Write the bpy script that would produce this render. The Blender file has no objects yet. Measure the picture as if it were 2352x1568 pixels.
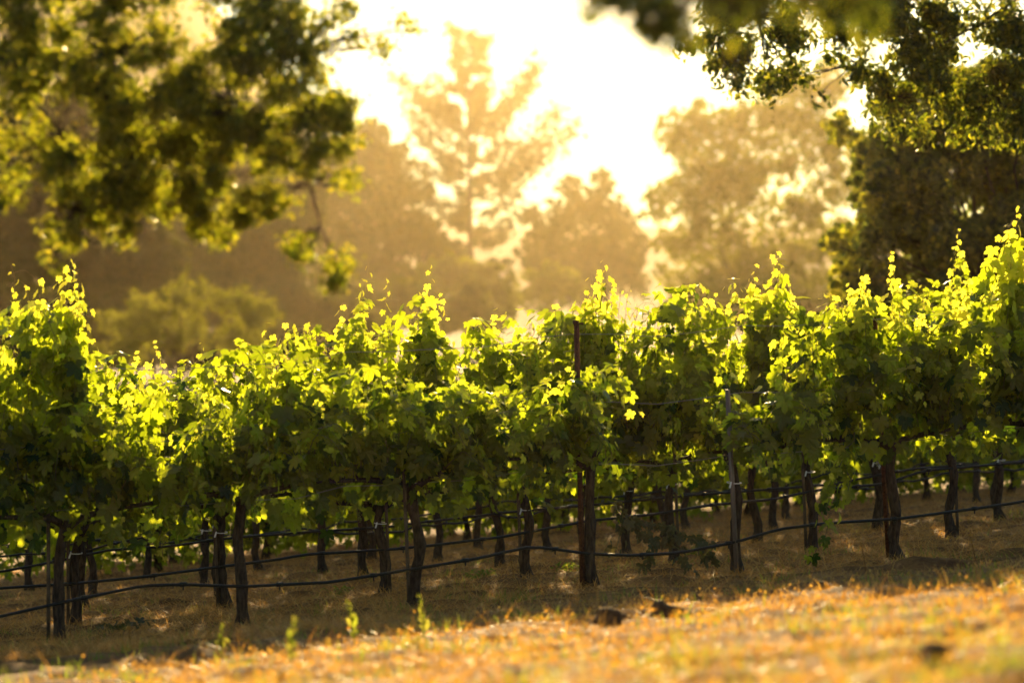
import bpy, math, random
import numpy as np
from mathutils import Vector, noise

R = random.Random(7)
NR = np.random.default_rng(7)
scene = bpy.context.scene
COL = scene.collection

# ------------------------------------------------------------------ camera, sky, sun, exposure
F = 8910.0            # focal length in photograph pixels (2352 px wide)
CAM_Z = 1.8
def at(px, py, Y):    # point of the place seen at that pixel, at depth Y
    return Vector(((px - 1176) / F * Y, Y, CAM_Z - (py - 750) / F * Y))

cd = bpy.data.cameras.new('camera')
cam = bpy.data.objects.new('camera', cd)
COL.objects.link(cam)
cam.location = (0, 0, CAM_Z)
cam.rotation_euler = (math.radians(90), 0, 0)
cd.sensor_width = 36
cd.lens = F / 2352 * 36
cd.shift_y = -34 / 2352
cd.clip_start = 0.1
cd.clip_end = 5000
cd.dof.use_dof = True
cd.dof.focus_distance = 29.0
cd.dof.aperture_fstop = cd.lens / 54.0
cd.dof.aperture_blades = 8
scene.camera = cam

SUN_EL, SUN_AZ = math.radians(10.0), math.radians(0.8)   # azimuth to the right of +Y
world = bpy.data.worlds.new('World')
scene.world = world
world.use_nodes = True
nt = world.node_tree
bg = nt.nodes['Background']
sky = nt.nodes.new('ShaderNodeTexSky')
sky.sky_type = 'NISHITA'
sky.sun_disc = False
sky.sun_elevation = SUN_EL
sky.sun_rotation = SUN_AZ
sky.air_density = 1.0
sky.dust_density = 0.0
sky.ozone_density = 1.0
bg.inputs['Strength'].default_value = 0.05
nt.links.new(sky.outputs['Color'], bg.inputs['Color'])

sl = bpy.data.lights.new('sun', 'SUN')
sl.energy = 5.0
sl.angle = math.radians(0.5)
sl.color = (1.0, 0.71, 0.34)
sun = bpy.data.objects.new('sun', sl)
COL.objects.link(sun)
to_sun = Vector((math.sin(SUN_AZ) * math.cos(SUN_EL), math.cos(SUN_AZ) * math.cos(SUN_EL), math.sin(SUN_EL)))
sun.rotation_euler = to_sun.to_track_quat('Z', 'Y').to_euler()
sun.location = (0, 60, 40)

vs = scene.view_settings
vs.view_transform = 'Standard'
vs.look = 'None'
vs.gamma = 1
vs.use_curve_mapping = False
vs.exposure = 1.68
cy = scene.cycles
cy.max_bounces = 8
cy.diffuse_bounces = 1
cy.glossy_bounces = 2
cy.transmission_bounces = 6
cy.volume_bounces = 0
cy.transparent_max_bounces = 8
cy.sample_clamp_indirect = 6
cy.use_denoising = True

# ------------------------------------------------------------------ helpers
def tag(o, label=None, cat=None, group=None, kind=None):
    if label: o['label'] = label
    if cat: o['category'] = cat
    if group: o['group'] = group
    if kind: o['kind'] = kind
    return o

def empty(name, loc, rz=0.0):
    o = bpy.data.objects.new(name, None)
    COL.objects.link(o)
    o.location = loc
    o.rotation_euler = (0, 0, rz)
    o.empty_display_size = 0.1
    return o

def link(name, mesh, mat=None, parent=None, loc=None):
    o = bpy.data.objects.new(name, mesh)
    COL.objects.link(o)
    if mat and not mesh.materials: mesh.materials.append(mat)
    if parent: o.parent = parent
    if loc is not None: o.location = loc
    return o

class MB:
    """collects tubes and lumps; becomes one mesh"""
    def __init__(self): self.v = []; self.f = []
    def tube(self, pts, rad, sides=6, cap=True, rough=0.0):
        pts = [Vector(p) for p in pts]
        n = len(pts); base = len(self.v)
        ref = Vector((0.31, 0.17, 0.93))
        for i, p in enumerate(pts):
            d = (pts[min(i + 1, n - 1)] - pts[max(i - 1, 0)])
            if d.length < 1e-9: d = Vector((0, 0, 1))
            d.normalize()
            a = d.cross(ref)
            if a.length < 0.05: a = d.cross(Vector((1, 0, 0)))
            a.normalize(); b = d.cross(a)
            r = rad[i] if hasattr(rad, '__len__') else rad
            for k in range(sides):
                t = 2 * math.pi * k / sides
                rr = r * (1 + rough * R.uniform(-1, 1))
                self.v.append(tuple(p + (a * math.cos(t) + b * math.sin(t)) * rr))
        for i in range(n - 1):
            for k in range(sides):
                k2 = (k + 1) % sides
                self.f.append((base + i * sides + k, base + i * sides + k2, base + (i + 1) * sides + k2, base + (i + 1) * sides + k))
        if cap:
            self.f.append(tuple(base + k for k in reversed(range(sides))))
            self.f.append(tuple(base + (n - 1) * sides + k for k in range(sides)))
    def lump(self, c, r, squash=1.0, rough=0.2, seg=8, rings=5):
        base = len(self.v); c = Vector(c); off = Vector((R.uniform(0, 99), R.uniform(0, 99), 0))
        for i in range(rings + 1):
            ph = math.pi * i / rings
            for k in range(seg):
                t = 2 * math.pi * k / seg
                d = Vector((math.sin(ph) * math.cos(t), math.sin(ph) * math.sin(t), math.cos(ph)))
                q = r * (1 + rough * noise.noise(d * 1.7 + off) * 2)
                self.v.append(tuple(c + Vector((d.x * q, d.y * q, d.z * q * squash))))
        for i in range(rings):
            for k in range(seg):
                k2 = (k + 1) % seg
                self.f.append((base + i * seg + k, base + (i + 1) * seg + k, base + (i + 1) * seg + k2, base + i * seg + k2))
    def box(self, x0, x1, y0, y1, z0, z1):
        b = len(self.v)
        self.v += [(x0, y0, z0), (x1, y0, z0), (x1, y1, z0), (x0, y1, z0), (x0, y0, z1), (x1, y0, z1), (x1, y1, z1), (x0, y1, z1)]
        self.f += [tuple(b + i for i in q) for q in ((3, 2, 1, 0), (4, 5, 6, 7), (0, 1, 5, 4), (1, 2, 6, 5), (2, 3, 7, 6), (3, 0, 4, 7))]
    def mesh(self, name, smooth=True):
        m = bpy.data.meshes.new(name)
        m.from_pydata(self.v, [], self.f)
        if smooth: m.polygons.foreach_set('use_smooth', [True] * len(m.polygons))
        return m
    def build(self, name, mat, parent=None, smooth=True, loc=None):
        return link(name, self.mesh(name, smooth), mat, parent, loc)

def tri_mesh(name, V, T, tint=None, smooth=False):
    m = bpy.data.meshes.new(name)
    V = np.ascontiguousarray(V, dtype=np.float32); T = np.ascontiguousarray(T, dtype=np.int32)
    m.vertices.add(len(V)); m.vertices.foreach_set('co', V.ravel())
    m.loops.add(T.size); m.loops.foreach_set('vertex_index', T.ravel())
    m.polygons.add(len(T))
    m.polygons.foreach_set('loop_start', np.arange(0, T.size, 3, dtype=np.int32))
    m.polygons.foreach_set('use_smooth', np.full(len(T), smooth))
    if tint is not None:
        a = m.attributes.new('tint', 'FLOAT', 'POINT')
        a.data.foreach_set('value', np.ascontiguousarray(tint, dtype=np.float32))
    m.update(calc_edges=True)
    return m

def nrmz(a): return a / np.maximum(np.linalg.norm(a, axis=-1, keepdims=True), 1e-9)

class Leaves:
    def __init__(self): self.p = []; self.n = []; self.t = []; self.s = []; self.c = []
    def add(self, p, n, t, s, c): self.p.append(tuple(p)); self.n.append(tuple(n)); self.t.append(tuple(t)); self.s.append(s); self.c.append(c)
    def mesh(self, name, tmpl, curl=(0.2, 1.8), jitter=0.0):
        tv, tf = tmpl
        P = np.array(self.p); N = nrmz(np.array(self.n)); T = np.array(self.t); S = np.array(self.s)[:, None, None]; C = np.array(self.c)
        T = nrmz(T - N * (T * N).sum(-1, keepdims=True)); B = np.cross(T, N)
        q = NR.uniform(curl[0], curl[1], (len(P), 1, 1)) * np.where(NR.random((len(P), 1, 1)) < 0.2, -1, 1)
        asp = NR.uniform(0.85, 1.15, (len(P), 1, 1))
        V = P[:, None, :] + S * (tv[None, :, 0:1] * asp * B[:, None, :] + tv[None, :, 1:2] * T[:, None, :] + q * tv[None, :, 2:3] * N[:, None, :])
        if jitter: V = V + S * NR.normal(0, jitter, V.shape)
        nv = len(tv)
        Fc = tf[None, :, :] + (np.arange(len(P)) * nv)[:, None, None]
        return tri_mesh(name, V.reshape(-1, 3), Fc.reshape(-1, 3), np.repeat(C, nv))

def fan(outline, zf):
    pts = [(0.0, 0.0)] + outline
    v = np.array([(x, y, zf(x, y)) for x, y in pts])
    n = len(outline)
    f = np.array([(0, 1 + i, 1 + (i + 1) % n) for i in range(n)])
    return v, f

def vine_leaf(teeth=True):
    half = [(0, 1.0), (9, .84), (14, .86), (22, .68), (31, .50), (38, .68), (46, .80), (53, .90), (60, .76), (66, .76), (76, .58), (84, .50), (93, .62), (101, .66), (110, .72), (119, .60), (129, .60), (140, .50), (152, .46), (164, .34)]
    if not teeth: half = [half[i] for i in (0, 2, 4, 7, 11, 14, 17, 19)]
    o = [(math.sin(math.radians(a)) * r, math.cos(math.radians(a)) * r) for a, r in half]
    out = [(x, y) for x, y in o] + [(0, -.1)] + [(-x, y) for x, y in reversed(o[1:])]
    return fan(out, lambda x, y: .22 * abs(x) - .30 * max(y, 0) ** 2 - .28 * x * x - .1 * abs(min(y, 0)))
VL = vine_leaf(True); VL_LOW = vine_leaf(False)
OAK = fan([(0, 1.0), (.16, .85), (.2, .62), (.3, .5), (.24, .3), (.22, .1), (.0, -.1), (-.2, .1), (-.26, .32), (-.3, .52), (-.2, .66), (-.15, .86)], lambda x, y: .5 * abs(x) - .2 * y * y)
BLOB = fan([(0, .9), (.35, .5), (.8, .45), (.5, .0), (.75, -.5), (.2, -.4), (-.1, -.9), (-.4, -.35), (-.85, -.3), (-.45, .15), (-.6, .7), (-.2, .45)], lambda x, y: .3 * x * x - .3 * y * x)
NEEDLE = fan([(0, 1.2), (.12, .25), (.7, .8), (.3, .12), (.95, .1), (.2, -.12), (0, -.5), (-.2, -.12), (-.95, .1), (-.3, .12), (-.7, .8), (-.12, .25)], lambda x, y: .3 * x * x)

# ------------------------------------------------------------------ materials
def mat(name):
    m = bpy.data.materials.new(name); m.use_nodes = True
    m.node_tree.nodes.clear()
    return m, m.node_tree.nodes, m.node_tree.links

def leaf_mat(name, ramp, trans_ramp, mix=0.55, rough=0.5, spec=0.35):
    """ramp / trans_ramp: colours over the per-leaf 'tint' 0..1 (old leaf .. young leaf, or a painted sunlit rim)"""
    m, N, L = mat(name)
    out = N.new('ShaderNodeOutputMaterial'); at_ = N.new('ShaderNodeAttribute'); at_.attribute_name = 'tint'
    def rp(cols):
        r = N.new('ShaderNodeValToRGB'); e = r.color_ramp.elements
        for i, c in enumerate(cols):
            pos = i / (len(cols) - 1)
            if i < 2: el = e[i]; el.position = pos
            else: el = e.new(pos)
            el.color = (*c, 1)
        # two elements exist at first: make sure positions are right
        L.new(at_.outputs['Fac'], r.inputs['Fac']); return r
    a = rp(ramp); b = rp(trans_ramp)
    p = N.new('ShaderNodeBsdfPrincipled'); p.inputs['Roughness'].default_value = rough; p.inputs['Specular IOR Level'].default_value = spec
    t = N.new('ShaderNodeBsdfTranslucent'); mx = N.new('ShaderNodeMixShader'); mx.inputs[0].default_value = mix
    L.new(a.outputs['Color'], p.inputs['Base Color']); L.new(b.outputs['Color'], t.inputs['Color'])
    L.new(p.outputs[0], mx.inputs[1]); L.new(t.outputs[0], mx.inputs[2]); L.new(mx.outputs[0], out.inputs['Surface'])
    return m

def bark_mat(name, c1, c2, scale=30, rough=0.9, bump=0.6, stretch=0.25):
    m, N, L = mat(name)
    out = N.new('ShaderNodeOutputMaterial'); p = N.new('ShaderNodeBsdfPrincipled'); p.inputs['Roughness'].default_value = rough
    p.inputs['Specular IOR Level'].default_value = 0.2
    tc = N.new('ShaderNodeTexCoord'); mp = N.new('ShaderNodeMapping'); mp.inputs['Scale'].default_value = (1, 1, stretch)
    nz = N.new('ShaderNodeTexNoise'); nz.inputs['Scale'].default_value = scale; nz.inputs['Detail'].default_value = 6
    r = N.new('ShaderNodeValToRGB'); r.color_ramp.elements[0].position = .35; r.color_ramp.elements[1].position = .7
    r.color_ramp.elements[0].color = (*c1, 1); r.color_ramp.elements[1].color = (*c2, 1)
    bp = N.new('ShaderNodeBump'); bp.inputs['Strength'].default_value = bump; bp.inputs['Distance'].default_value = 0.02
    L.new(tc.outputs['Object'], mp.inputs['Vector']); L.new(mp.outputs[0], nz.inputs['Vector']); L.new(nz.outputs['Fac'], r.inputs['Fac'])
    L.new(r.outputs['Color'], p.inputs['Base Color']); L.new(nz.outputs['Fac'], bp.inputs['Height']); L.new(bp.outputs[0], p.inputs['Normal'])
    L.new(p.outputs[0], out.inputs['Surface'])
    return m

def plain_mat(name, c, rough=0.5, metal=0.0, spec=0.5, noise_amt=0.25):
    m, N, L = mat(name)
    out = N.new('ShaderNodeOutputMaterial'); p = N.new('ShaderNodeBsdfPrincipled')
    p.inputs['Roughness'].default_value = rough; p.inputs['Metallic'].default_value = metal; p.inputs['Specular IOR Level'].default_value = spec
    tc = N.new('ShaderNodeTexCoord'); nz = N.new('ShaderNodeTexNoise'); nz.inputs['Scale'].default_value = 25; nz.inputs['Detail'].default_value = 4
    r = N.new('ShaderNodeValToRGB')
    r.color_ramp.elements[0].color = (*[x * (1 - noise_amt) for x in c], 1); r.color_ramp.elements[1].color = (*[min(1, x * (1 + noise_amt)) for x in c], 1)
    L.new(tc.outputs['Object'], nz.inputs['Vector']); L.new(nz.outputs['Fac'], r.inputs['Fac']); L.new(r.outputs['Color'], p.inputs['Base Color'])
    L.new(p.outputs[0], out.inputs['Surface'])
    return m

M = {}
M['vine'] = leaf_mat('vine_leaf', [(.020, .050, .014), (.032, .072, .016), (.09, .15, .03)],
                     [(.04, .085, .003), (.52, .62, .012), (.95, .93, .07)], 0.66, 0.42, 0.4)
M['wilt'] = leaf_mat('wilted_leaf', [(.06, .07, .035), (.10, .09, .04), (.13, .10, .04)], [(.08, .09, .02), (.16, .13, .03), (.2, .15, .03)], 0.35, 0.6, 0.3)
M['oak_leaf'] = leaf_mat('oak_leaf', [(.022, .045, .012), (.035, .065, .014), (.08, .10, .02)],
                         [(.08, .12, .008), (.38, .42, .012), (.75, .66, .03)], 0.6, 0.4, 0.45)
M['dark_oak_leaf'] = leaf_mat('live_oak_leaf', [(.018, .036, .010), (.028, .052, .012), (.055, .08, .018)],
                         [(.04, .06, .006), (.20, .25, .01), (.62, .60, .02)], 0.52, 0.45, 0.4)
M['far_leaf'] = leaf_mat('far_tree_leaf', [(.03, .045, .014), (.045, .06, .018), (.07, .085, .025)],
                         [(.17, .19, .014), (.25, .26, .016), (.34, .33, .022)], 0.45, 0.7, 0.12)
M['hazy_leaf'] = leaf_mat('hazy_leaf', [(.03, .04, .014), (.04, .05, .018), (.05, .06, .02)], [(.08, .09, .01), (.13, .13, .01), (.2, .18, .015)], 0.3, 0.7, 0.15)
M['needle'] = leaf_mat('pine_needle', [(.025, .035, .014), (.035, .045, .016), (.05, .06, .02)],
                         [(.05, .055, .012), (.08, .08, .015), (.12, .11, .02)], 0.3, 0.6, 0.2)
M['bark'] = bark_mat('vine_bark', (.020, .013, .009), (.085, .058, .038), 55)
M['tree_bark'] = bark_mat('tree_bark', (.02, .016, .011), (.08, .062, .045), 14)
M['cane'] = bark_mat('green_cane', (.10, .10, .025), (.19, .15, .05), 40, .6, .1)
M['rust'] = bark_mat('rusty_steel', (.045, .016, .008), (.14, .055, .025), 60, .75, .2, 1)
M['steel'] = plain_mat('grey_steel', (.17, .13, .105), .5, .4)
M['wood'] = bark_mat('stake_wood', (.05, .035, .022), (.15, .105, .065), 40)
M['wire'] = plain_mat('wire', (.35, .32, .28), .3, 1.0)
M['hose'] = plain_mat('black_hose', (.008, .0075, .007), .42, 0, .35)
M['tie'] = plain_mat('white_tie', (.75, .73, .68), .4, 0, .5, .05)
M['grape'] = leaf_mat('green_grape', [(.14, .19, .04), (.17, .22, .05)], [(.4, .45, .08), (.5, .5, .1)], .35, .3, .5)
M['dirt'] = bark_mat('dirt_clod', (.05, .028, .013), (.17, .095, .042), 30, .95, .8, 1)
M['straw'] = leaf_mat('dry_grass', [(.20, .10, .03), (.38, .21, .06), (.54, .37, .14)], [(.26, .105, .007), (.50, .225, .012), (.76, .43, .05)], .5, .48, .45)
M['litter'] = leaf_mat('straw_litter', [(.28, .11, .025), (.68, .34, .08), (.82, .54, .18)], [(.40, .18, .025), (.70, .36, .06), (.85, .54, .15)], .45, .55, .3)
M['weed'] = leaf_mat('green_weed', [(.05, .10, .02), (.08, .13, .025), (.16, .18, .04)], [(.25, .34, .02), (.38, .44, .03), (.55, .50, .06)], .5, .5, .3)

def ground_mat():
    m, N, L = mat('ground')
    out = N.new('ShaderNodeOutputMaterial'); p = N.new('ShaderNodeBsdfPrincipled'); p.inputs['Roughness'].default_value = 1.0; p.inputs['Specular IOR Level'].default_value = 0.1
    tc = N.new('ShaderNodeTexCoord')
    n1 = N.new('ShaderNodeTexNoise'); n1.inputs['Scale'].default_value = 1.3; n1.inputs['Detail'].default_value = 8; n1.inputs['Roughness'].default_value = .65
    n2 = N.new('ShaderNodeTexNoise'); n2.inputs['Scale'].default_value = 40; n2.inputs['Detail'].default_value = 5
    r1 = N.new('ShaderNodeValToRGB'); e = r1.color_ramp.elements
    e[0].position = .36; e[0].color = (.12, .055, .022, 1); e[1].position = .62; e[1].color = (.36, .19, .065, 1)
    r2 = N.new('ShaderNodeValToRGB'); r2.color_ramp.elements[0].color = (.5, .5, .5, 1); r2.color_ramp.elements[1].color = (1.4, 1.35, 1.2, 1)
    mx = N.new('ShaderNodeMix'); mx.data_type = 'RGBA'; mx.blend_type = 'MULTIPLY'; mx.inputs[0].default_value = 1
    # far field: pale dry grass
    sx = N.new('ShaderNodeSeparateXYZ'); mr = N.new('ShaderNodeMapRange'); mr.inputs['From Min'].default_value = 70; mr.inputs['From Max'].default_value = 130
    far = N.new('ShaderNodeMix'); far.data_type = 'RGBA'; n3 = N.new('ShaderNodeTexNoise'); n3.inputs['Scale'].default_value = .05; n3.inputs['Detail'].default_value = 5
    r3 = N.new('ShaderNodeValToRGB'); r3.color_ramp.elements[0].color = (.30, .22, .11, 1); r3.color_ramp.elements[1].color = (.5, .40, .23, 1)
    bp = N.new('ShaderNodeBump'); bp.inputs['Strength'].default_value = .8; bp.inputs['Distance'].default_value = .03
    o = tc.outputs['Object']
    for n in (n1, n2, n3): L.new(o, n.inputs['Vector'])
    L.new(n1.outputs['Fac'], r1.inputs['Fac']); L.new(n2.outputs['Fac'], r2.inputs['Fac']); L.new(n3.outputs['Fac'], r3.inputs['Fac'])
    L.new(r1.outputs['Color'], mx.inputs[6]); L.new(r2.outputs['Color'], mx.inputs[7])
    L.new(o, sx.inputs[0]); L.new(sx.outputs['Y'], mr.inputs['Value']); L.new(mr.outputs[0], far.inputs[0])
    L.new(mx.outputs[2], far.inputs[6]); L.new(r3.outputs['Color'], far.inputs[7]); L.new(far.outputs[2], p.inputs['Base Color'])
    L.new(n2.outputs['Fac'], bp.inputs['Height']); L.new(bp.outputs[0], p.inputs['Normal']); L.new(p.outputs[0], out.inputs['Surface'])
    return m
M['ground'] = ground_mat()

# ------------------------------------------------------------------ terrain
S_LAT, G_BACK, G_FRONT = 0.086, 0.033, 0.052
K = 0.5                                   # rows run to the right and away: dY = K dX
ROW_Y = [26.0, 29.8, 33.4, 37.3, 41.2, 45.0, 48.9, 52.8]
def smooth(a, b, x):
    t = np.clip((x - a) / (b - a), 0, 1); return t * t * (3 - 2 * t)
WAVES = [(2 * math.pi / L_, R.uniform(0, 6.28), R.uniform(0, 6.28)) for L_ in (.26, .31, .37, .45, .52, .6, .7, .85, 1.0, 1.2) for _ in range(3)]
def rough(x, y):
    z = 0
    for i, (k_, a_, p_) in enumerate(WAVES): z = z + np.sin(k_ * (x * math.cos(a_) + y * math.sin(a_)) + p_) * (1.6 / k_ ** .55) * .55
    return z
def hz(x, y):
    x = np.asarray(x, float); y = np.asarray(y, float)
    lat = S_LAT * 14 * np.tanh(x / 14) * (1 - smooth(55, 160, y))
    yf = np.minimum(y, 25.0); yb = np.clip(y, 25.0, 75.0)
    dep = -(yf - 25) * G_FRONT * (1 - .5 * smooth(5, -60, y)) - (yb - 26) * G_BACK - .033
    hill = 25 * smooth(540, 830, y)
    hill = hill + 58 * smooth(-8, -85, x) * smooth(430, 820, y)
    bump = rough(x, y) * (.016 - .003 * smooth(25.5, 23, y)) + .018 * np.sin(x * 3.1 + 1.7 * y) * np.sin(y * 2.3 - x) + .012 * np.sin(x * 7.3 - y * 5.1)
    bump = bump * (1 - smooth(40, 70, y))
    return lat + dep + hill + bump
def gz(x, y): return float(hz(x, y))

def axis(lo, hi, step, far_lo, far_hi, grow=1.35):
    a = list(np.arange(lo, hi + 1e-6, step)); s = step; x = hi
    while x < far_hi: s = min(s * grow, 60); x += s; a.append(min(x, far_hi))
    s = step; x = lo; b = []
    while x > far_lo: s = min(s * grow, 60); x -= s; b.append(max(x, far_lo))
    return np.array(b[::-1] + a)
ax = axis(-6, 6, .07, -860, 860); ay = axis(10, 42, .07, -40, 880)
X, Yg = np.meshgrid(ax, ay)
nx, ny = len(ax), len(ay)
ii = np.arange(nx * ny).reshape(ny, nx)
q = np.stack([ii[:-1, :-1], ii[:-1, 1:], ii[1:, 1:], ii[1:, :-1]], -1).reshape(-1, 4)
T = np.concatenate([q[:, [0, 1, 2]], q[:, [0, 2, 3]]])
g = link('ground', tri_mesh('ground', np.stack([X, Yg, hz(X, Yg)], -1).reshape(-1, 3), T, smooth=True), M['ground'])
tag(g, kind='structure')

# ------------------------------------------------------------------ vineyard
RNORM = math.hypot(1, K); ROT = math.atan(K)
def row_point(r, X): return Vector((X, ROW_Y[r] + K * X, gz(X, ROW_Y[r] + K * X)))
def px_to_rowX(px, r): u = (px - 1176) / F; return u * ROW_Y[r] / (1 - K * u)
def rowX_to_px(X, r): return 1176 + F * X / (ROW_Y[r] + K * X)

CONTOUR = {
 0: [(-200, 760), (0, 765), (60, 715), (130, 665), (175, 690), (215, 765), (265, 840), (330, 935), (400, 990), (470, 965), (530, 905), (600, 865), (660, 800), (720, 815), (800, 855), (900, 868), (1000, 885), (1100, 890), (1200, 885), (1300, 880), (1340, 800), (1385, 780), (1410, 1000), (1640, 1000), (1670, 900), (1750, 875), (1800, 840), (1850, 770), (1900, 700), (1960, 650), (2030, 700), (2080, 745), (2150, 715), (2250, 745), (2352, 720), (2600, 700)],
 1: [(-200, 830), (180, 800), (300, 840), (450, 845), (540, 810), (600, 765), (700, 765), (800, 740), (900, 755), (1000, 750), (1060, 800), (1150, 775), (1220, 765), (1300, 720), (1400, 705), (1500, 715), (1600, 700), (1660, 735), (1750, 660), (1850, 715), (1950, 740), (2050, 690), (2150, 665), (2300, 650), (2352, 640), (2600, 620)],
}
def contour_z(r, X):
    px = rowX_to_px(X, r)
    c = CONTOUR[r]; y = np.interp(px, [a for a, b in c], [b for a, b in c])
    return CAM_Z - (y - 750) / F * (ROW_Y[r] + K * X)

UP = Vector((0, 0, 1))
def rv(s=1.0): return Vector((R.gauss(0, s), R.gauss(0, s), R.gauss(0, s)))

def shoot(lv, cn, p0, target, tail, droop, size, out, taper=6, step=.062, lateral=.55, young=.5, tendril=False, pk=1.0):
    """grows one cane from p0 towards target, then a drooping tail; leaves at every node"""
    p = Vector(p0); d = (Vector(target) - p).normalized(); pts = [p.copy()]
    for i in range(40):
        to = Vector(target) - p
        if to.length < step * 1.1: break
        d = (d * .75 + to.normalized() * .4 + rv(.10)).normalized()
        p = p + d * step; pts.append(p.copy())
    for i in range(tail):
        d = (d + out * droop * .5 - UP * droop + rv(.12)).normalized()
        p = p + d * step; pts.append(p.copy())
    n = len(pts)
    if n < 3: return
    cn.tube(pts, [max(.0016, .0048 * (1 - i / n)) for i in range(n)], 4)
    ph = R.uniform(0, 6.28)
    for i in range(1, n):
        left = n - 1 - i
        k = min(1.0, (left + .6) / taper)
        s = size * R.uniform(.62, 1.32) * (.30 + .70 * k) * (.8 + .2 * min(1, i / 3))
        dd = (pts[i] - pts[i - 1]).normalized()
        a1 = dd.cross(Vector((.3, .9, .2))).normalized(); a2 = dd.cross(a1)
        ph += math.pi + R.gauss(0, .5)
        a = a1 * math.cos(ph) + a2 * math.sin(ph)
        a = (a + out * .25).normalized()
        pet = R.uniform(.5, 1.1) * size * (.3 + .7 * k) * pk
        pos = pts[i] + a * pet + UP * R.uniform(-.3, .3) * pet
        nn = a * .75 + UP * .42 + rv(.28)
        tt = a * .55 - UP * .75 + rv(.3)
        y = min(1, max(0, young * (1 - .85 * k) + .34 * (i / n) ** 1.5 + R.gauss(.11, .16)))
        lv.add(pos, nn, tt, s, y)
        if k > .3: cn.tube([pts[i], (pts[i] + pos) / 2 + UP * pet * .12, pos], .0013, 3, False)
        if R.random() < lateral and k > .6:
            b = (a + rv(.7)).normalized()
            pos = pts[i] + b * pet * R.uniform(.8, 2.0) + UP * R.uniform(-.05, .04)
            lv.add(pos, b * .7 + UP * .4 + rv(.35), b * .5 - UP * .7 + rv(.35), s * R.uniform(.5, .95), min(1, max(0, R.gauss(.4, .2))))
    if tendril:
        for q in range(2):
            i = max(1, n - 2 - q * 2); b = rv(1).normalized(); p = pts[i].copy(); tp = [p.copy()]; d = (b + UP * .6).normalized()
            for j in range(8):
                d = (d + rv(.25) - UP * .03 * j).normalized(); p = p + d * .014; tp.append(p.copy())
            cn.tube(tp, .0014, 3, False)

def trunk_mesh(h, lean, arms, slope, rad=.036):
    mb = MB(); pts = []; rr = []
    wob = R.uniform(0, 9)
    n = 12
    for i in range(n):
        t = i / (n - 1)
        w = Vector((noise.noise(Vector((wob, t * 2.4, 0))), noise.noise(Vector((wob + 5, t * 2.4, 0))), 0)) * .068
        w *= min(1, t * 4)
        pts.append(Vector((lean * h * t, 0, h * t - .05 * (1 - t))) + w)
        rr.append(rad * (1.9 - 4.2 * t if t < .18 else 1.14 - .25 * t) * R.uniform(.93, 1.08) * (1 + (.35 if t > .92 else 0)))
    mb.tube(pts, rr, 9, True, .2)
    top = pts[-1]
    for sgn, ln in arms:
        ap = []; ar = []
        for i in range(7):
            t = i / 6
            ap.append(top + Vector((sgn * ln * t, .02 * math.sin(3 * t + wob), .06 * math.sin(t * 1.57) + slope * sgn * ln * t - (.05 if i == 0 else 0))))
            ar.append(rad * (.68 - .36 * t) * R.uniform(.9, 1.1))
        mb.tube(ap, ar, 7, True, .12)
        for i in range(2, 7): mb.lump(ap[i] + Vector((0, 0, ar[i])), ar[i] * .95, 1.1, .25, 6, 4)
    return mb.mesh('trunk'), top

cl = MB()
def cluster_mesh(seed):
    rr = random.Random(seed); mb = MB()
    for i in range(46):
        t = rr.random() ** .8; w = .032 * (1 - t) ** .7 + .006; a = rr.uniform(0, 6.28); q = w * math.sqrt(rr.random())
        mb.lump((math.cos(a) * q, math.sin(a) * q, -.02 - t * .13), rr.uniform(.0045, .0065), 1, 0, 6, 4)
    mb.tube([(0, 0, .03), (0, 0, -.1)], .002, 4)
    m = mb.mesh('grape_cluster'); m.materials.append(M['grape'])
    return m
CLUSTERS = [cluster_mesh(s) for s in (1, 2, 3)]
def ring(c, r, w, mb, sides=10):
    for z0, z1 in ((0, w),):
        b = len(mb.v)
        for z in (z0, z1):
            for q in (r, r * 1.08):
                for k in range(sides):
                    t = 2 * math.pi * k / sides
                    mb.v.append((c[0] + q * math.cos(t), c[1] + q * .9 * math.sin(t), c[2] + z + .006 * math.sin(t)))
        def F_(a, b2):
            for k in range(sides):
                k2 = (k + 1) % sides; mb.f.append((b + a * sides + k, b + a * sides + k2, b + b2 * sides + k2, b + b2 * sides + k))
        F_(1, 3); F_(0, 1); F_(2, 3)

SLOPE = (S_LAT - G_BACK * K) / RNORM
ORD = ['leftmost', 'second', 'third', 'fourth', 'fifth', 'sixth', 'seventh', 'eighth', 'ninth', 'tenth', 'eleventh', 'twelfth']

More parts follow.
